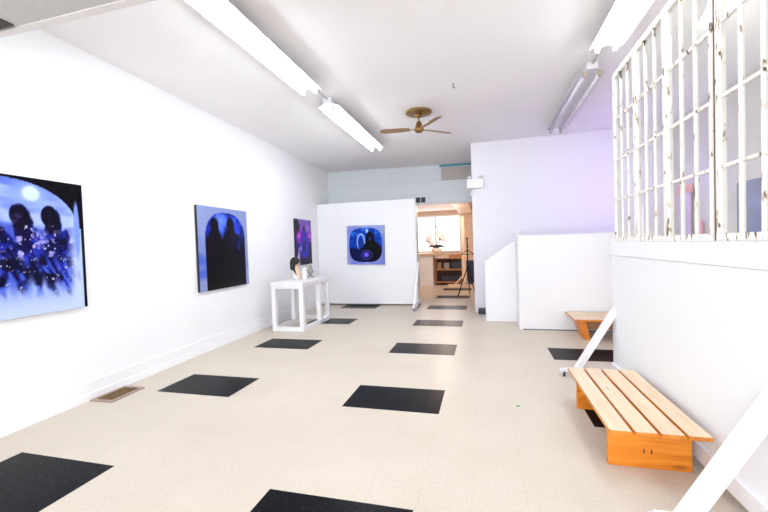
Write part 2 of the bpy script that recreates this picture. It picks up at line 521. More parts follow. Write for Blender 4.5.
mb = MB(); mb.box(-0.03, 0.03, -0.035, -0.02, 0, 1.42); mb.box(-1.0, 0.98, -0.035, -0.02, 1.0, 1.03)
mb.build('glazing_bar', M['white_paint'], w)
struct('trim_5', MB().box(-0.95, -0.45, 10.6, 15.98, 2.70, 2.86), M['pale_wood'], 'wooden beam under the back room ceiling', 'trim')

c = thing('counter', 'white counter with a pale oak top in the back room', 'counter', (-2.4, 13.45, 0))
MB().box(-0.9, 0.62, 0, 0.6, 0, 1.10).build('body', M['white_paint'], c)
MB().box(-1.0, 0.86, -0.06, 0.66, 1.10, 1.17, 0.006).build('worktop', M['oak'], c)
s = thing('shelf_unit', 'brown wooden shelf unit beside the counter in the back room', 'shelf', (-1.26, 13.75, 0))
MB().box(-0.5, 0.5, 0.38, 0.40, 0, 0.98).build('back_panel', M['dark_wood'], s)
for z in (0.10, 0.55, 0.96):
    MB().box(-0.5, 0.5, -0.02, 0.38, z - 0.025, z + 0.025, 0.003).build('shelf', M['shelf_wood'], s)
for x in (-0.5, 0.46):
    for y in (-0.02, 0.34):
        MB().box(x, x + 0.04, y, y + 0.04, 0, 0.98).build('post', M['shelf_wood'], s)
def small_box(label, x, y, z, w_, d_, h_, m_, rz=0, name='storage_box', cat='box'):
    o = thing(name, label, cat, (x, y, z), rz)
    MB().box(-w_ / 2, w_ / 2, -d_ / 2, d_ / 2, 0, h_ - 0.03, 0.006).build('body', m_, o)
    MB().box(-w_ / 2 - .006, w_ / 2 + .006, -d_ / 2 - .006, d_ / 2 + .006, h_ - 0.03, h_, 0.004).build('lid', m_, o)
    return o
small_box('dark blue storage box on the middle shelf of the back room unit', -0.98, 13.92, 0.576, 0.36, 0.22, 0.26, M['box_dark'])
small_box('tan cardboard box at the left end of the middle shelf', -1.60, 13.92, 0.576, 0.16, 0.22, 0.24, M['box_tan'])
small_box('grey storage box between the tan and dark blue boxes on the shelf', -1.33, 13.92, 0.576, 0.20, 0.22, 0.22, M['box_grey'])
small_box('flat dark case lying on top of the shelf unit', -1.02, 13.92, 0.986, 0.46, 0.3, 0.12, M['shelf_wood'], 0.1, 'carrying_case', 'case')
small_box('low dark box on the bottom shelf of the back room unit', -1.2, 13.92, 0.126, 0.6, 0.24, 0.2, M['box_dark'])

p = thing('potted_orchid', 'white orchid in a round white pot on the end of the counter', 'plant', (-1.66, 13.62, 1.171))
p.scale = (1.35, 1.2, 1.28)
MB().lathe([(0.075, 0), (0.115, 0.03), (0.13, 0.09), (0.12, 0.13), (0.10, 0.135)]).build('pot', M['ceramic'], p)
mb = MB()
for k in range(9):
    a = k * 0.7 + 0.2; l = 0.17 + 0.05 * (k % 3)
    pts = [(0, 0, 0.12), (math.cos(a) * l * .5, math.sin(a) * l * .5, 0.20), (math.cos(a) * l, math.sin(a) * l, 0.15)]
    mb.tube(pts, [0.012, 0.032, 0.004], 6)
mb.build('leaves', M['leaf'], p)
for (dx, hh, sd) in ((-0.16, 0.42, 1), (0.10, 0.62, 2), (0.19, 0.5, 3)):
    mb = MB(); mb.tube([(0, 0, 0.12), (dx * .5, 0, hh * .7), (dx, -0.02, hh)], 0.006, 6); st = mb.build('stem', M['leaf'], p)
    mb = MB(); rnd = random.Random(sd)
    for k in range(7):
        cx, cy, cz = dx + rnd.uniform(-.07, .07), rnd.uniform(-.06, .04), hh + rnd.uniform(-.16, .06)
        for q in range(5):
            a = q * 2 * PI / 5
            mb.ball((cx + .036 * math.cos(a), cy, cz + .036 * math.sin(a)), .034, .012, .034, 8)
    mb.build('blossom', M['petal'], st)

# pale wooden post stand and black garment stand
ps = thing('wooden_stand', 'pale wooden post on crossed feet beyond the doorway', 'stand', (-0.70, 13.3, 0))
MB().box(-0.055, 0.055, -0.045, 0.045, 0.08, 2.40, 0.005).build('post', M['pale_wood'], ps)
MB().box(-0.55, 0.30, -0.04, 0.04, 0, 0.08, 0.005).build('foot', M['pale_wood'], ps)
MB().box(-0.04, 0.04, -0.3, 0.3, 0.08, 0.15, 0.005).build('foot', M['pale_wood'], ps)
MB().bar((-0.3, 0, 0.08), (-0.05, 0, 0.35), 0.05, 0.05).build('brace', M['pale_wood'], ps)
MB().bar((0.25, 0, 0.08), (0.05, 0, 0.35), 0.05, 0.05).build('brace', M['pale_wood'], ps)
gs = thing('garment_stand', 'black metal tripod garment stand just inside the doorway', 'stand', (-0.46, 10.85, 0))
MB().tube([(0, 0, 0.70), (0, 0, 1.60)], 0.016, 8).build('pole', M['black_metal'], gs)
for (fx, fy) in ((-0.28, -0.12), (0.20, -0.10), (0.03, 0.30)):
    MB().tube([(0, 0, 0.85), (fx * .55, fy * .55, 0.40), (fx, fy, 0.012)], 0.014, 8).build('leg', M['black_metal'], gs)
MB().ball((0, 0, 1.61), 0.028).build('knob', M['black_metal'], gs)
hg = thing('coat_hanger', 'black coat hanger on the garment stand in the doorway', 'hanger', (-0.46, 10.80, 1.17))
mb = MB(); mb.tube([(-0.17, 0, 0.0), (0, 0, 0.12), (0.17, 0, 0.0)], 0.011, 8); mb.tube([(-0.17, 0, 0.0), (0.17, 0, 0.0)], 0.008, 8)
mb.build('frame', M['black_metal'], hg)
MB().tube([(0, 0, 0.12), (0, 0, 0.17), (0.025, 0, 0.20), (0.03, 0, 0.23), (0, 0.02, 0.255), (-0.02, 0.04, 0.23)], 0.006, 8).build('hook', M['black_metal'], hg)
cl = MB(); cl.prism([(-0.10, 0.0), (0.12, 0.0), (0.14, -0.62), (0.02, -0.70), (-0.08, -0.60)], 'y', -0.02, 0.02)
tag(cl.build('dark_garment', M['black_gap'], None, (-0.42, 11.25, 0.98)), 'dark cloth hanging behind the garment stand', 'garment')

# -------------------------------------------------------------- ceiling lamps
def fixture(name, label, x, y0, y1, lit):
    L = y1 - y0
    t = thing(name, label, 'light', (x, y0, H), 0, 'fluorescent strip fixtures')
    MB().box(-0.06, 0.06, 0, L, -0.075, 0.0, 0.004).build('housing', M['fixture'], t)
    mb = MB()
    z0, z1 = -0.055, -0.10
    mb.prism([(-0.06, -0.075), (-0.158, -0.115), (-0.161, -0.111), (-0.06, -0.066)], 'y', 0.02, L - 0.02)
    mb.prism([(0.06, -0.075), (0.06, -0.066), (0.161, -0.111), (0.158, -0.115)], 'y', 0.02, L - 0.02)
    mb.build('reflector', M['fixture'], t)
    for sx in (-0.085, 0.085):
        MB().tube([(sx, 0.05, -0.135), (sx, L - 0.05, -0.135)], 0.022, 12).build('tube', M['tube_on'] if lit else M['tube_off'], t)
        for yy in (0.025, L - 0.025):
            MB().box(sx - 0.02, sx + 0.02, yy - 0.02, yy + 0.02, -0.165, -0.09, 0.004).build('socket', M['socket'] if not lit else M['fixture'], t)
    for yy in (0.0, L):
        MB().box(-0.062, 0.062, yy - 0.004, yy + 0.004, -0.08, -0.0).build('end_plate', M['fixture'], t)
    return t
fixture('fluorescent_light', 'lit fluorescent strip running off the top edge, nearer of the left pair', -2.10, 2.10, 4.54, True)
fixture('fluorescent_light', 'lit fluorescent strip nearer the ceiling fan, farther of the left pair', -2.10, 5.08, 7.62, True)
fixture('fluorescent_light', 'lit fluorescent strip above the near end of the old windows', 1.29, 2.12, 4.56, True)
fixture('fluorescent_light', 'unlit fluorescent strip with bare tubes near the lavender wall', 1.31, 5.12, 7.60, False)
tag(MB().tube([(-2.1, 4.56, H - 0.02), (-2.1, 5.06, H - 0.02)], 0.012, 8).build('conduit', M['wire']), 'thin conduit joining the two left fluorescent strips', 'conduit')
tag(MB().tube([(1.30, 4.58, H - 0.02), (1.31, 5.10, H - 0.02)], 0.012, 8).build('conduit', M['wire']), 'thin conduit joining the two right fluorescent strips', 'conduit')
tag(MB().tube([(-0.345, 5.16, H), (-0.345, 5.16, H - 0.05), (-0.335, 5.165, H - 0.07), (-0.32, 5.17, H - 0.055)], 0.006, 8).build('ceiling_hook', M['grey_hook']), 'tiny grey hook in the bare ceiling right of the fan', 'hook')

f = thing('ceiling_fan', 'brass ceiling fan with three brown blades and a patterned medallion', 'fan', (-0.96, 6.08, H))
mb = MB(); mb.lathe([(0.05, -0.045), (0.10, -0.04), (0.14, -0.03), (0.205, -0.028), (0.215, -0.014), (0.21, 0.0)], n=32); mb.build('medallion', M['brass'], f)
MB().lathe([(0.015, -0.09), (0.045, -0.085), (0.055, -0.04)], n=20).build('canopy', M['brass'], f)
MB().tube([(0, 0, -0.05), (0, 0, -0.20)], 0.012, 10).build('downrod', M['brass'], f)
MB().lathe([(0.02, -0.335), (0.05, -0.325), (0.075, -0.30), (0.075, -0.26), (0.055, -0.235), (0.05, -0.20), (0.03, -0.16), (0.014, -0.15)], n=24).build('motor', M['brass'], f)
for ang in (188, 42, -52):
    a = math.radians(ang)
    R = Matrix.Rotation(a, 4, 'Z')
    mb = MB()
    mb.box(0.06, 0.17, -0.018, 0.018, -0.282, -0.276, 0, R)
    mb.build('blade_iron', M['brass'], f)
    mb = MB()
    b = bmesh.new()
    pl = [(0.15, -0.045), (0.30, -0.06), (0.56, -0.065), (0.62, -0.04), (0.63, 0), (0.62, 0.04), (0.56, 0.065), (0.30, 0.06), (0.15, 0.045)]
    tw = Matrix.Rotation(math.radians(12), 4, 'X')
    lo = [b.verts.new((R @ Matrix.Translation((0, 0, -0.275)) @ tw) @ Vector((x, y, -0.004))) for x, y in pl]
    hi = [b.verts.new((R @ Matrix.Translation((0, 0, -0.275)) @ tw) @ Vector((x, y, 0.004))) for x, y in pl]
    b.faces.new(lo); b.faces.new(hi[::-1])
    for k in range(len(pl)):
        b.faces.new((lo[k], hi[k], hi[(k + 1) % len(pl)], lo[(k + 1) % len(pl)]))
    mb._merge(b)
    mb.build('blade', M['blade'], f)

# ------------------------------------------------------------------ paintings
def vnoise(u, v, seed, octs=5, base=4, sx=1.0, sy=1.0):
    r = np.random.RandomState(seed)
    out = np.zeros_like(u); amp = 1.0; tot = 0
    fr = base
    for o in range(octs):
        g = r.rand(fr * 2 + 4, fr * 2 + 4)
        x = np.clip(u * sx, 0, 1.99) * fr; y = np.clip(v * sy, 0, 1.99) * fr
        x0 = np.floor(x).astype(int); y0 = np.floor(y).astype(int)
        x0 = np.clip(x0, 0, g.shape[0] - 2); y0 = np.clip(y0, 0, g.shape[1] - 2)
        fx = np.clip(x - x0, 0, 1); fy = np.clip(y - y0, 0, 1)
        fx = fx * fx * (3 - 2 * fx); fy = fy * fy * (3 - 2 * fy)
        out += amp * (g[x0, y0] * (1 - fx) * (1 - fy) + g[x0 + 1, y0] * fx * (1 - fy) + g[x0, y0 + 1] * (1 - fx) * fy + g[x0 + 1, y0 + 1] * fx * fy)
        tot += amp; amp *= 0.55; fr *= 2
    return out / tot

def sstep(a, b, x):
    t = np.clip((x - a) / (b - a), 0, 1)
    return t * t * (3 - 2 * t)
def lay(img, col, mask):
    return img * (1 - mask[..., None]) + np.array(col, float) * mask[..., None]
def ell(u, v, cu, cv, ru, rv, soft=0.15):
    d = np.sqrt(((u - cu) / ru) ** 2 + ((v - cv) / rv) ** 2)
    return 1 - sstep(1 - soft, 1 + soft, d)

def art_two_figures(u, v):
    n = vnoise(u, v, 1); n2 = vnoise(u, v, 2, 5, 12); n3 = vnoise(u, v, 5, 5, 20)
    img = np.ones(u.shape + (3,)) * np.array((126, 146, 220.))
    img = lay(img, (186, 200, 242), sstep(.40, .66, vnoise(u, v, 3, 4, 3, .6, 1.9)))
    img = lay(img, (80, 100, 196), sstep(.5, .66, vnoise(u, v, 4, 4, 3, .5, 1.8)) * .55)
    img = lay(img, (176, 196, 246), ell(u, v, .635, .885, .12, .12, .6) * .6)
    img = lay(img, (216, 228, 252), ell(u, v, .635, .885, .055, .055, .3))
    heads = (.12, .33, .555, .75)
    fig = np.zeros_like(u)
    wob = .05 * (n3 - .5)
    for cu in heads:
        fig = np.maximum(fig, ell(u, v, cu, .725, .058, .080, .10))
        fig = np.maximum(fig, ell(u + wob * .6, v, cu + .022, .64, .062, .14, .12))
    fig = np.maximum(fig, sstep(.60, .555, v + wob * 1.4 + .05 * np.cos(u * 2 * PI / .205 + 2.2)) * (np.abs(u - .5) < .455))
    swirl = np.sin(u * 70 + 14 * np.sin(v * 7 + u * 6) + n * 9) * .5 + .5
    body = np.ones_like(img) * np.array((22, 24, 92.))
    body = lay(body, (58, 74, 184), sstep(.42, .58, n2) * .9)
    body = lay(body, (104, 130, 226), swirl * sstep(.54, .30, v) * .95)
    body = lay(body, (196, 190, 236), sstep(.56, .66, n3) * sstep(.30, .46, v) * .9)
    body = lay(body, (12, 12, 50), sstep(.52, .64, vnoise(u, v, 9, 4, 8)) * .8)
    for cu in heads:
        body = lay(body, (16, 14, 50), ell(u, v, cu, .70, .062, .09, .2))
        body = lay(body, (94, 70, 124), (ell(u, v, cu - .012, .685, .036, .055, .5) * sstep(.38, .55, n3)) * .9)
    img = img * (1 - fig[..., None]) + body * fig[..., None]
    spark = (vnoise(u, v, 8, 2, 60) > .80) * fig * (v < .66)
    img = lay(img, (228, 224, 250), spark * .85)
    fall = sstep(.30, .16, v + .045 * np.sin(u * 66 + n * 10 + v * 12) + .10 * np.abs(u - .52))
    pale = np.ones_like(img) * np.array((182, 196, 240.))
    pale = lay(pale, (96, 118, 208), (np.sin(u * 85 + v * 14 + n * 9) * .5 + .5) * sstep(.08, .3, v) * .9)
    pale = lay(pale, (214, 224, 248), sstep(.2, .0, v) * .8)
    img = img * (1 - fall[..., None]) + pale * fall[..., None]
    img = lay(img, (210, 220, 250), ell(u, v, .97, .34, .09, .40, .5) * .85)
    top = 0.66 + .32 * np.sqrt(np.clip(1 - ((u - .47) / .475) ** 2, 0, 1))
    out = (v > top) | (np.abs(u - .47) > .475) & (v > .64)
    img = lay(img, (6, 6, 16), out.astype(float))
    img = lay(img, (150, 172, 236), ell(u, v, .945, .64, .022, .22, .2))
    img = lay(img, (8, 8, 26), (u > .975).astype(float))
    return img

def art_night_arch(u, v):
    n = vnoise(u, v, 11); n2 = vnoise(u, v, 12, 5, 10)
    img = np.ones(u.shape + (3,)) * np.array((166, 176, 214.))
    img = lay(img, (96, 124, 214), sstep(.45, .62, vnoise(u, v, 19, 3, 3, .4, 1.2)) * sstep(.9, .3, v) * .8)
    ins = np.ones_like(img) * np.array((8, 9, 38.))
    sky = sstep(.45, .9, v)
    ins = lay(ins, (28, 54, 176), sky * .9)
    ins = lay(ins, (92, 128, 236), sstep(.48, .62, vnoise(u, v, 14, 5, 7)) * sstep(.50, .75, v))
    ins = lay(ins, (120, 150, 240), ell(u, v, .48, .84, .10, .09, .7) * .9)
    ins = lay(ins, (150, 180, 246), ell(u, v, .38, .84, .12, .10, .7) * .6)
    ins = lay(ins, (52, 76, 200), ell(u, v, .20, .70, .1, .08, .8) * .9)
    ins = lay(ins, (54, 78, 200), ell(u, v, .80, .76, .12, .06, .8) * .7)
    for (cu, cv) in ((.30, .78), (.62, .80)):
        ins = lay(ins, (6, 6, 22), ell(u, v, cu, cv, .075, .085, .15))
        ins = lay(ins, (7, 7, 30), ell(u, v, cu, cv - .30, .15, .26, .2))
    ins = lay(ins, (64, 30, 84), ell(u, v, .66, .60, .05, .14, .7) * .8)
    ins = lay(ins, (44, 18, 50), ell(u, v, .22, .52, .10, .1, .8) * .7)
    ins = lay(ins, (36, 62, 176), sstep(.55, .7, n2) * ell(u, v, .82, .42, .14, .16, .6))
    ins = lay(ins, (70, 116, 220), sstep(.6, .72, n2) * ell(u, v, .78, .42, .12, .1, .6))
    ins = lay(ins, (4, 4, 14), sstep(.34, .08, v))
    top = 0.60 + .345 * np.clip(1 - np.abs((u - .53) / .41) ** 2.5, 0, 1) ** (1 / 2.2)
    inside = ((np.abs(u - .53) < .41) & (v < top)).astype(float)
    return img * (1 - inside[..., None]) + ins * inside[..., None]

def art_purple_figure(u, v):
    n = vnoise(u, v, 21); n2 = vnoise(u, v, 22, 5, 9)
    img = np.ones(u.shape + (3,)) * np.array((70, 30, 140.))
    img = lay(img, (176, 134, 230), sstep(.45, .62, n) * sstep(.55, .85, v))
    img = lay(img, (188, 150, 224), ell(u, v, .62, .92, .5, .16, .6) * .7)
    img = lay(img, (22, 8, 46), ell(u, v, .12, .78, .14, .2, .4))
    img = lay(img, (26, 10, 60), ell(u, v, .52, .77, .075, .075, .15))
    img = lay(img, (86, 72, 220), ell(u, v, .52, .42, .28, .32, .3))
    img = lay(img, (44, 34, 142), sstep(.5, .62, n2) * ell(u, v, .52, .40, .3, .36, .3))
    for cu in (.2, .88):
        img = lay(img, (226, 84, 232), ell(u, v, cu, .62, .15, .12, .8))
        img = lay(img, (242, 170, 244), ell(u, v, cu, .62, .05, .04, .6))
    img = lay(img, (110, 60, 200), ell(u, v, .54, .58, .36, .05, .6) * .8)
    img = lay(img, (196, 160, 230), ell(u, v, .30, .36, .05, .05, .6))
    img = lay(img, (210, 190, 236), ell(u, v, .18, .30, .05, .10, .5) * .8)
    img = lay(img, (226, 216, 240), ell(u, v, .14, .12, .07, .14, .4))
    img = lay(img, (14, 8, 40), sstep(.24, .02, v) * (u > .22) * .85)
    img = lay(img, (14, 6, 34), (sstep(.80, .95, u) * sstep(.6, .3, v)) * .8)
    return img

def art_round_vignette(u, v):
    n2 = vnoise(u, v, 32, 5, 9)
    img = np.ones(u.shape + (3,)) * np.array((176, 184, 226.))
    img = lay(img, (150, 162, 222), sstep(.45, .65, vnoise(u, v, 33, 3, 3)))
    ins = np.ones_like(img) * np.array((24, 84, 186.))
    ins = lay(ins, (66, 140, 226), sstep(.5, .66, n2) * sstep(.45, .7, v))
    ins = lay(ins, (92, 140, 226), ((np.sin(v * 64) > .82) & (v > .42)).astype(float) * .4)
    ins = lay(ins, (10, 30, 96), sstep(.44, .40, v))
    ins = lay(ins, (30, 66, 164), ((np.sin(v * 70) > .8) & (v < .42)).astype(float) * .5)
    arch = ell(u, v, .38, .58, .115, .22, .06) * (1 - ell(u, v, .38, .56, .085, .19, .06))
    ins = lay(ins, (170, 200, 246), arch * (v > .40))
    ins = lay(ins, (44, 84, 176), ell(u, v, .38, .58, .05, .1, .3))
    ins = lay(ins, (8, 10, 40), ell(u, v, .62, .60, .12, .24, .12))
    ins = lay(ins, (8, 8, 30), ell(u, v, .66, .34, .25, .26, .15))
    ins = lay(ins, (56, 70, 150), ell(u, v, .62, .66, .035, .05, .4))
    ring = ell(u, v, .53, .245, .155, .125, .05) * (1 - ell(u, v, .53, .245, .13, .10, .05))
    ins = lay(ins, (86, 96, 176), ring)
    ins = lay(ins, (110, 88, 216), ell(u, v, .52, .25, .09, .075, .3))
    ins = lay(ins, (150, 130, 238), ell(u, v, .52, .25, .05, .045, .5))
    ins = lay(ins, (200, 224, 250), ell(u, v, .54, .86, .035, .05, .5))
    d = (np.abs((u - .5) / .44) ** 3.2 + np.abs((v - .5) / .44) ** 3.2)
    inside = 1 - sstep(.97, 1.03, d)
    return img * (1 - inside[..., None]) + ins * inside[..., None]

def art_material(name):
    m, nt, b = new_mat(name)
    a = N(nt, 'ShaderNodeVertexColor', layer_name='paint')
    nt.links.new(a.outputs['Color'], b.inputs['Base Color'])
    b.inputs['Roughness'].default_value = 0.3
    b.inputs['Specular IOR Level'].default_value = 0.12
    tc = N(nt, 'ShaderNodeTexCoord')
    ns = N(nt, 'ShaderNodeTexNoise'); ns.inputs['Scale'].default_value = 60; ns.inputs['Detail'].default_value = 4
    nt.links.new(tc.outputs['Object'], ns.inputs['Vector'])
    bp = N(nt, 'ShaderNodeBump'); bp.inputs['Strength'].default_value = 0.25; bp.inputs['Distance'].default_value = 0.003
    nt.links.new(ns.outputs['Fac'], bp.inputs['Height']); nt.links.new(bp.outputs[0], b.inputs['Normal'])
    return m
M['art'] = art_material('glossy_painted_canvas')

def painting(label, fn, W, Hh, loc, rz, n=150, tilt=0.0):
    """front face in the local XZ plane looking along -Y, base line at z=0"""
    t = thing('painting', label, 'painting', loc, rz)
    t.rotation_euler = (0, tilt, rz)
    us = np.linspace(0, 1, n + 1)
    U, V = np.meshgrid(us, us)            # rows: v
    img = (np.clip(fn(U, V), 0, 255) / 255) ** 1.48
    L = np.where(img <= 0.04045, img / 12.92, ((img + 0.055) / 1.055) ** 2.4)
    verts = [((u - .5) * W, -0.0415, v * Hh) for v in us for u in us]
    k = n + 1
    faces = [(r * k + c_, r * k + c_ + 1, (r + 1) * k + c_ + 1, (r + 1) * k + c_) for r in range(n) for c_ in range(n)]
    me = bpy.data.meshes.new('painted_face')
    me.from_pydata(verts, [], faces)
    at = me.color_attributes.new('paint', 'FLOAT_COLOR', 'POINT')
    rgba = np.concatenate([L.reshape(-1, 3), np.ones((k * k, 1))], 1).astype(np.float32)
    at.data.foreach_set('color', rgba.ravel())
    me.materials.append(M['art'])
    o = bpy.data.objects.new('painted_face', me)
    COL.objects.link(o); o.parent = t
    MB().box(-W / 2, W / 2, -0.041, -0.001, 0, Hh).build('canvas', M['canvas_edge'], t)
    return t
RZL = PI / 2 + LANG       # local -Y faces +X
painting('large pale blue painting of two long-haired figures under a moon', art_two_figures, 1.26, 1.225, (lwx(2.315) + .001, 2.315, 0.965), RZL, 190)
painting('dark blue arched night painting on the left wall, lavender border', art_night_arch, 1.24, 1.265, (lwx(5.215) + .001, 5.215, 0.895), RZL)
painting('tall purple painting of a figure with glowing hands, above the white table', art_purple_figure, 0.86, 1.06, (lwx(8.17) + .001, 8.17, 1.10), RZL, 110)

# --------------------------------------------------- rolling display wall (back)
mw = thing('rolling_wall', 'tall white rolling display wall with a small blue painting on it', 'display wall', (-2.88, 9.1, 0))
MB().box(-1.285, 1.275, 0, 0.09, 0.035, 2.60, 0.004).build('panel', M['panel_white'], mw)
def caster(mb_parent, x, y, z0=0.0, s=1.0):
    k = MB().box(x - 0.018 * s, x + 0.018 * s, y - 0.02 * s, y + 0.02 * s, z0 + 0.035 * s, z0 + 0.062 * s, 0.003).build('caster', M['caster_metal'], mb_parent)
    w_ = MB()
    w_.lathe([(0.014 * s, -0.012 * s), (0.028 * s, -0.010 * s), (0.030 * s, 0), (0.028 * s, 0.010 * s), (0.014 * s, 0.012 * s)], (x, y, z0 + 0.030 * s), 16, M=Matrix.Rotation(PI / 2, 4, 'Y'))
    w_.build('wheel', M['caster'], k)
    return k
for sx in (-1.20, 1.322):
    mb = MB()
    mb.prism([(-0.75, 0.065), (-0.75, 0.11), (-0.62, 0.125), (0.0, 1.30), (0.0, 1.18), (-0.5, 0.125), (0.0, 0.125), (0.0, 0.065)] if False else [(-0.80, 0.063), (0.12, 0.063), (0.12, 0.13), (-0.80, 0.13)], 'x', sx - 0.025, sx + 0.025) if sx > 0 else mb.box(sx - 0.025, sx + 0.025, 0.091, 0.7, 0.063, 0.13)
    mb.build('foot', M['white_paint'], mw)
    if sx > 0:
        MB().bar((sx, -0.68, 0.13), (sx, 0.045, 1.05), 0.05, 0.05).build('brace', M['white_paint'], mw)
        MB().box(1.2755, 1.295, 0.02, 0.088, 0.131, 2.60, 0.003).build('edge_post', M['white_paint'], mw)
        caster(mw, sx, -0.74); caster(mw, sx, -0.25)
        caster(mw, sx, 0.08)
    else:
        caster(mw, sx, 0.62); caster(mw, sx, 0.13)
painting('small square painting with a rounded blue vignette on the rolling wall', art_round_vignette, 0.975, 0.975, (-2.875, 9.099, 1.03), 0.0, 120, 0.02)

# ------------------------------------------------------------- display table
tb = thing('display_table', 'narrow white display table with open frame base by the left wall', 'table', (-3.44, 6.74, 0))
X0, X1, Y0, Y1 = -0.325, 0.32, -0.64, 0.58
MB().box(X0, X1, Y0, Y1, 0.815, 0.88, 0.004).build('tabletop', M['white_paint'], tb)
mb = MB()
mb.box(X0 + .01, X1 - .01, Y0 + .01, Y0 + .08, 0, 0.075, 0.004).box(X0 + .01, X1 - .01, Y1 - .08, Y1 - .01, 0, 0.075, 0.004)
mb.box(X0 + .01, X0 + .08, Y0 + .08, Y1 - .08, 0, 0.075, 0.004).box(X1 - .08, X1 - .01, Y0 + .08, Y1 - .08, 0, 0.075, 0.004)
mb.build('base_frame', M['white_paint'], tb)
for lx in (X0 + .05, X1 - .05):
    for ly in (Y0 + .05, 0.12, Y1 - .05):
        MB().box(lx - .04, lx + .04, ly - .04, ly + .04, 0.075, 0.815, 0.006).build('leg', M['white_paint'], tb)
MB().bar((X1 - .05, Y1 - .06, 0.10), (X1 - .05, 0.33, 0.80), 0.04, 0.04, (1, 0, 0)).build('brace', M['white_paint'], tb)
MB().box(X0 + .03, X1 - .03, Y0 + .03, Y1 - .03, 0.765, 0.815).build('apron', M['white_paint'], tb)

# figurine: continuous body with hair and dress
fg = thing('figurine', 'small bust of a black-haired woman standing on the white display table', 'sculpture', (-3.60, 6.80, 0.881), math.radians(35))
fg.scale = (1.28, 1.28, 1.20)
SK = bpy.data.meshes.new('body')
pts = [((0, 0, 0.02), .052), ((0, 0, 0.10), .050), ((0, 0, 0.16), .045), ((0.0, 0, 0.195), .022), ((0.006, 0, 0.225), .022), ((0.014, 0, 0.265), .046), ((0.012, 0, 0.31), .042),
       ((0, 0.07, 0.155), .030), ((0.01, 0.095, 0.09), .024), ((0.04, 0.085, 0.02), .018),
       ((0, -0.07, 0.155), .030), ((0.01, -0.095, 0.09), .024), ((0.04, -0.085, 0.02), .018), ((0.062, 0, 0.262), .010)]
eds = [(0, 1), (1, 2), (2, 3), (3, 4), (4, 5), (5, 6), (2, 7), (7, 8), (8, 9), (2, 10), (10, 11), (11, 12), (5, 13)]
SK.from_pydata([p_[0] for p_ in pts], eds, [])
bo = bpy.data.objects.new('body', SK); COL.objects.link(bo); bo.parent = fg
sk = bo.modifiers.new('Skin', 'SKIN')
for i, p_ in enumerate(pts):
    SK.skin_vertices[0].data[i].radius = (p_[1], p_[1])
SK.skin_vertices[0].data[0].use_root = True
ss = bo.modifiers.new('Sub', 'SUBSURF'); ss.levels = 2; ss.render_levels = 2
SK.materials.append(M['skin'])
mb = MB(); mb.ball((-0.014, 0, 0.298), .074, .072, .068); mb.ball((-0.050, 0, 0.255), .046, .062, .07); mb.ball((-0.055, -0.01, 0.20), .04, .055, .055); mb.tube([(-0.05, -0.03, 0.20), (-0.03, -0.055, 0.13), (-0.005, -0.068, 0.07)], [.02, .016, .008], 8)
mb.build('hair', M['hair'], fg)
mb = MB(); mb.lathe([(0.075, 0.0), (0.072, 0.06), (0.064, 0.12), (0.058, 0.135)], sx=.85, sy=1.0); mb.build('dress', M['dress'], fg)
for sy in (-.018, .018):
    MB().ball((0.052, sy, 0.276), .006).build('eye', M['hair'], fg)
MB().tube([(0.055, -.010, 0.240), (0.060, 0, 0.239), (0.055, .010, 0.240)], .004, 6).build('mouth', M['coral_cloth'], fg)
sv = thing('silver_ornament', 'small tarnished silver ornament at the far end of the white table', 'ornament', (-3.50, 7.21, 0.881))
MB().lathe([(0.07, 0), (0.075, 0.015), (0.03, 0.03), (0.022, 0.06)], n=20).build('base', M['silver'], sv)
MB().lathe([(0.022, 0.06), (0.05, 0.085), (0.07, 0.13), (0.05, 0.17), (0.035, 0.175)], n=20).build('bowl', M['silver'], sv)
MB().lathe([(0.035, 0.175), (0.055, 0.19), (0.04, 0.235), (0.012, 0.26), (0.016, 0.28), (0.002, 0.295)], n=20).build('lid', M['silver'], sv)
wf = thing('white_figure', 'small rounded white ornament between the bust and the silver ornament', 'ornament', (-3.44, 6.83, 0.881))
MB().lathe([(0.05, 0), (0.055, 0.02), (0.04, 0.09), (0.045, 0.13), (0.02, 0.17)], n=20).build('body', M['ceramic'], wf)
MB().ball((0, 0, 0.195), 0.032).build('head', M['ceramic'], wf)

# ----------------------------------------------------------- floor register
fr_ = thing('floor_register', 'worn brass floor register against the left baseboard', 'vent', (lwx(3.12) + 0.175, 3.12, 0), LANG)
mb = MB()
for (a, b_, c_, d_) in ((-.135, .135, -.20, -.165), (-.135, .135, .165, .20), (-.135, -.10, -.165, .165), (.10, .135, -.165, .165)):
    mb.box(a, b_, c_, d_, 0.0, 0.014)
mb.build('frame', M['register_frame'], fr_)
MB().box(-.10, .10, -.165, .165, 0.0, 0.003).build('well', M['register_dark'], fr_)
mb = MB()
for k in range(20):
    y = -.158 + k * .0165
    mb.box(-.10, .10, y, y + .009, 0.004, 0.010)
mb.box(-.008, .008, -.165, .165, 0.010, 0.012)
mb.build('grille', M['register'], fr_)

# -------------------------------------------------------------- slatted bench
bn = thing('slatted_bench', 'low orange pine bench with four worn slats paled by painted glare beside the white partition', 'bench', (0.975, 3.17, 0))
T, Bz = 0.31, 0.283
xs = np.linspace(-0.272, 0.284, 5)
for k in range(4):
    g = 0.009
    mb = MB(); mb.box(xs[k] + g, xs[k + 1] - g, -0.61, 0.60, Bz, T, 0.003)
    for fc in mb.bm.faces:
        fc.normal_update()
        fc.material_index = 0 if fc.normal.z > 0.9 else 1
    mb.build('slat', [M['bench_top'], M['bench_side']], bn)
for yc in (-0.42, 0.44):
    e = MB().box(-0.225, 0.245, yc - 0.018, yc + 0.018, 0, Bz, 0.003).build('end_board', M['bench_orange'], bn)
    s_ = -1 if yc < 0 else 1
    for kx in (-0.02, 0.022):
        MB().box(kx - .004, kx + .004, min(yc + s_ * .018, yc + s_ * .0195), max(yc + s_ * .018, yc + s_ * .0195), 0.095, 0.125).build('peg', M['dark_wood'], e)
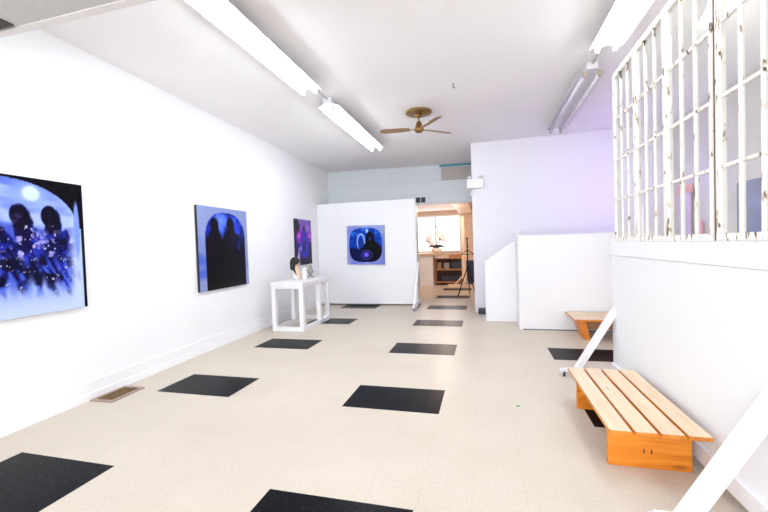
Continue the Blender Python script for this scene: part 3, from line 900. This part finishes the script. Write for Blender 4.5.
MB().box(-0.02, 0.02, -0.402, 0.422, 0.19, 0.282, 0.003).build('rail', M['bench_side'], bn)

b2 = thing('low_bench', 'small pine bench with splayed legs against the stair half wall', 'bench', (1.60, 6.32, 0))
for k in range(2):
    mb = MB(); y0 = -0.34 + k * 0.345
    mb.box(-0.36, 0.45, y0, y0 + 0.335, 0.295, 0.325, 0.004)
    for fc in mb.bm.faces:
        fc.normal_update(); fc.material_index = 0 if fc.normal.z > 0.9 else 1
    mb.build('plank', [M['bench_top'], M['bench_side']], b2)
for sx, lean in ((-0.27, 1), (0.36, -1)):
    mb = MB(); mb.prism([(sx - .035, 0.295), (sx + .075, 0.295), (sx + .075 + lean * .06, 0.0), (sx + .01 + lean * .06, 0.0)], 'y', -0.24, 0.20)
    mb.build('leg_board', M['bench_orange'], b2)
MB().box(-0.165, 0.33, 0.05, 0.075, 0.10, 0.28).build('rail', M['shelf_wood'], b2)

# -------------------------------------------------- partition with old windows
PX = 1.30                      # face of the partition
pw = thing('rolling_partition', 'long low white partition with diagonal braces carrying the old windows', 'partition', (PX, 3.0, 0))
YF, YN = 1.50, -2.2
MB().box(0, 0.09, YN, YF, 0.07, 1.30, 0.003).build('panel', M['panel_white'], pw)
MB().box(-0.012, 0.13, YN, YF + 0.03, 1.302, 1.44, 0.004).build('sill_board', M['panel_white'], pw)
MB().box(-0.03, -0.0005, YN, YF - 0.02, 0.06, 0.165, 0.003).build('bottom_rail', M['white_paint'], pw)
for (yy, xo) in ((YF - 0.045, -0.46), (-0.835, -0.46)):
    br = MB().bar((-0.40, yy, 0.02), (0.055, yy, 0.80), 0.05, 0.105, (0, 1, 0), 0.003).build('brace', M['white_paint'], pw)
    MB().box(-0.50, -0.035, yy - 0.025, yy + 0.025, 0.055, 0.085, 0.003).build('foot', M['white_paint'], br)
    k = MB().ball((-0.515, yy - 0.005, 0.055), 0.032).build('caster', M['caster_metal'], br)
    MB().lathe([(0.012, -0.012), (0.026, -0.010), (0.028, 0), (0.026, 0.010), (0.012, 0.012)], (-0.497, yy - 0.02, 0.028), 16, M=Matrix.Rotation(PI / 2, 4, 'Y')).build('wheel', M['caster'], k)
MB().box(-0.03, 0.03, YF - 0.0, YF + 0.06, 0.0, 0.10, 0.004).build('foot_block', M['white_paint'], pw)
MB().box(-0.0, 0.09, -1.9, -1.8, 0.0, 0.07).build('foot_block', M['white_paint'], pw)

def window(idx, label, y0, y1, seed):
    w = thing('window_%d' % idx, label, 'window', (PX + 0.04, y0, 1.442), kind='structure')
    L = y1 - y0; Hh = 1.745
    st = 0.035; d0, d1 = 0.0, 0.042
    mb = MB()
    mb.box(d0, d1, 0.002, st, 0, Hh, 0.003).box(d0, d1, L - st, L - 0.002, 0, Hh, 0.003)
    mb.box(d0, d1, st, L - st, 0, 0.045, 0.003).box(d0, d1, st, L - st, Hh - 0.05, Hh, 0.003)
    mb.build('window_frame', M['chip'], w)
    pw_ = (L - 2 * st) / 3
    for k in (1, 2):
        MB().box(0.008, 0.032, st + k * pw_ - 0.010, st + k * pw_ + 0.010, 0.045, Hh - 0.05, 0.003).build('glazing_bar', M['chip'], w)
    for z in (0.435, 0.84, 1.27):
        MB().box(0.009, 0.031, st, L - st, z - 0.011, z + 0.011, 0.003).build('glazing_bar', M['chip'], w)
    MB().box(0.018, 0.021, st, L - st, 0.045, Hh - 0.05).build('glass', M['glass'], w)
    return w
ys = [4.53, 3.945, 3.35, 2.735, 2.115]
window(2, 'chipped white window nearest the lavender wall, first from the far end', ys[1], ys[0], 1)
window(3, 'chipped white window, second from the far end of the partition', ys[2], ys[1], 2)
window(4, 'chipped white window, third from the far end, left of the dark upright gap', ys[3], ys[2], 3)
window(5, 'chipped white window at the right edge of the photo, nearest the camera', ys[4], ys[3] - 0.03, 4)
struct('trim_6', MB().box(PX + 0.05, PX + 0.08, ys[3] - 0.029, ys[3] + 0.001, 1.442, 3.18), M['gap_wood'], 'bare brown upright between the two nearest old windows', 'trim')

# things in the side room behind the glass
painting_blue = MB().box(3.36, 3.3995, 5.30, 6.29, 0.0, 2.18, 0.004)
tag(painting_blue.build('blue_canvas', M['blue_cloth']), 'tall deep blue canvas standing against the side room wall behind the glass', 'canvas')
def hanging(name, label, m_, y0, y1, z0, z1, x=3.33):
    mb = MB()
    n_ = 14
    vs = []
    for i in range(n_ + 1):
        yy = y0 + (y1 - y0) * i / n_
        off = 0.018 * math.sin(i * 1.9)
        vs.append((x + off, yy))
    poly = vs + [(a + 0.02, b_) for a, b_ in vs[::-1]]
    mb.prism(poly, 'z', z0, z1)
    return tag(mb.build(name, m_), label, 'cloth')
hanging('hanging_cloth', 'lilac cloth hanging in the side room behind the third old window', M['lilac_cloth'], 7.45, 7.85, 1.35, 2.2)
hanging('hanging_cloth', 'narrow hot pink cloth hanging in the side room behind the glass', M['pink_cloth'], 7.12, 7.32, 1.0, 1.72)
hanging('hanging_cloth', 'coral strip of cloth above the lilac one behind the glass', M['coral_cloth'], 7.4, 7.9, 2.21, 2.34)

# --------------------------------------------------------- small wall things
ex = thing('emergency_light', 'white emergency light box on the edge of the lavender wall', 'light', (-0.15, RY, 2.63))
MB().box(-0.17, 0.17, -0.09, 0.0005, 0, 0.20, 0.012).build('body', M['white_paint'], ex)
for sx in (-0.11, 0.11):
    MB().lathe([(0.03, 0), (0.05, 0.03), (0.052, 0.05), (0.045, 0.055)], (sx, -0.06, 0.205), 16).build('lamp_head', M['fixture'], ex)
MB().box(-0.11, -0.05, -0.05, -0.001, -0.13, -0.08, 0.008).build('bracket', M['fixture'], ex)
vb = thing('wall_vent', 'small dark two-pane vent in the blue-grey wall beside the rolling wall', 'vent', (-1.63, byy(-1.63) - 0.0005, 2.60), math.atan(0.085))
MB().box(-0.15, 0.15, -0.012, 0.0, 0, 0.17).build('frame', M['blue_planks'], vb)
for sx in (-0.07, 0.07):
    MB().box(sx - 0.06, sx + 0.06, -0.016, -0.012, 0.015, 0.155).build('grille', M['dark'], vb)
tag(MB().prism([(-.02, -.012), (.018, -.016), (.022, .012), (-.012, .016)], 'z', 0.0005, 0.003).build('paper_scrap', M['green_scrap'], None, (0.257, 3.56, 0)), 'tiny green scrap on the bare cream floor', 'scrap')

# -------------------------------------------------------------------- lights
def area(name, loc, rot, sx, sy, e, c):
    l = bpy.data.lights.new(name, 'AREA'); l.shape = 'RECTANGLE'; l.size = sx; l.size_y = sy; l.energy = e; l.color = c
    o = bpy.data.objects.new(name, l); COL.objects.link(o); o.location = loc; o.rotation_euler = rot
    return o
area('storefront_daylight', (-0.2, -3.0, 1.78), (PI / 2, 0, 0), 6.5, 2.5, 260, (0.93, 0.96, 1.0))
area('back_room_daylight', (-1.95, 15.85, 1.9), (-PI / 2, 0, 0), 1.9, 1.4, 22, (1.0, 0.95, 0.95))
def point(name, loc, e, c, r=0.1):
    l = bpy.data.lights.new(name, 'POINT'); l.energy = e; l.color = c; l.shadow_soft_size = r
    o = bpy.data.objects.new(name, l); COL.objects.link(o); o.location = loc
    return o
point('back_room_lamp', (-1.3, 12.6, 2.6), 44, (1.0, 0.78, 0.62), 0.15)
point('violet_lamp', (2.6, 7.25, 2.35), 15, (0.46, 0.26, 1.0), 0.2)
sl = area('side_room_fill', (1.95, 4.4, 2.7), (0, 0, 0), 0.6, 4.5, 24, (1.0, 0.98, 0.96))  # unseen fill light added to brighten the room behind the glass
sl.rotation_euler = Vector((0.97, -0.2, -0.15)).to_track_quat('-Z', 'Y').to_euler()
W = bpy.data.worlds.new('World'); SC.world = W; W.use_nodes = True
bg = W.node_tree.nodes['Background']; bg.inputs[0].default_value = (0.80, 0.88, 1.0, 1); bg.inputs[1].default_value = 1.0

# -------------------------------------------------------------------- camera
cam = bpy.data.cameras.new('camera'); co = bpy.data.objects.new('camera', cam); COL.objects.link(co)
F = 379.863
cam.sensor_fit = 'HORIZONTAL'; cam.sensor_width = 36.0; cam.lens = 36.0 * F / 768
cam.clip_start = 0.05
yaw, pitch, roll = (math.radians(a) for a in (14.82052536, -1.51473445, -1.89421478))
cy_, sy_, cp, sp_ = math.cos(yaw), math.sin(yaw), math.cos(pitch), math.sin(pitch)
fw = Vector((-sy_ * cp, cy_ * cp, sp_)); rt = Vector((cy_, sy_, 0)); up = rt.cross(fw)
r2 = rt * math.cos(roll) + up * math.sin(roll); u2 = -rt * math.sin(roll) + up * math.cos(roll)
co.matrix_world = Matrix(((r2.x, u2.x, -fw.x, 0), (r2.y, u2.y, -fw.y, 0), (r2.z, u2.z, -fw.z, 1.64188 * 0.9), (0, 0, 0, 1)))
SC.camera = co

SC.view_settings.view_transform = 'Standard'
SC.view_settings.look = 'None'
SC.view_settings.gamma = 1.0
SC.view_settings.use_curve_mapping = False
SC.view_settings.exposure = 0.53
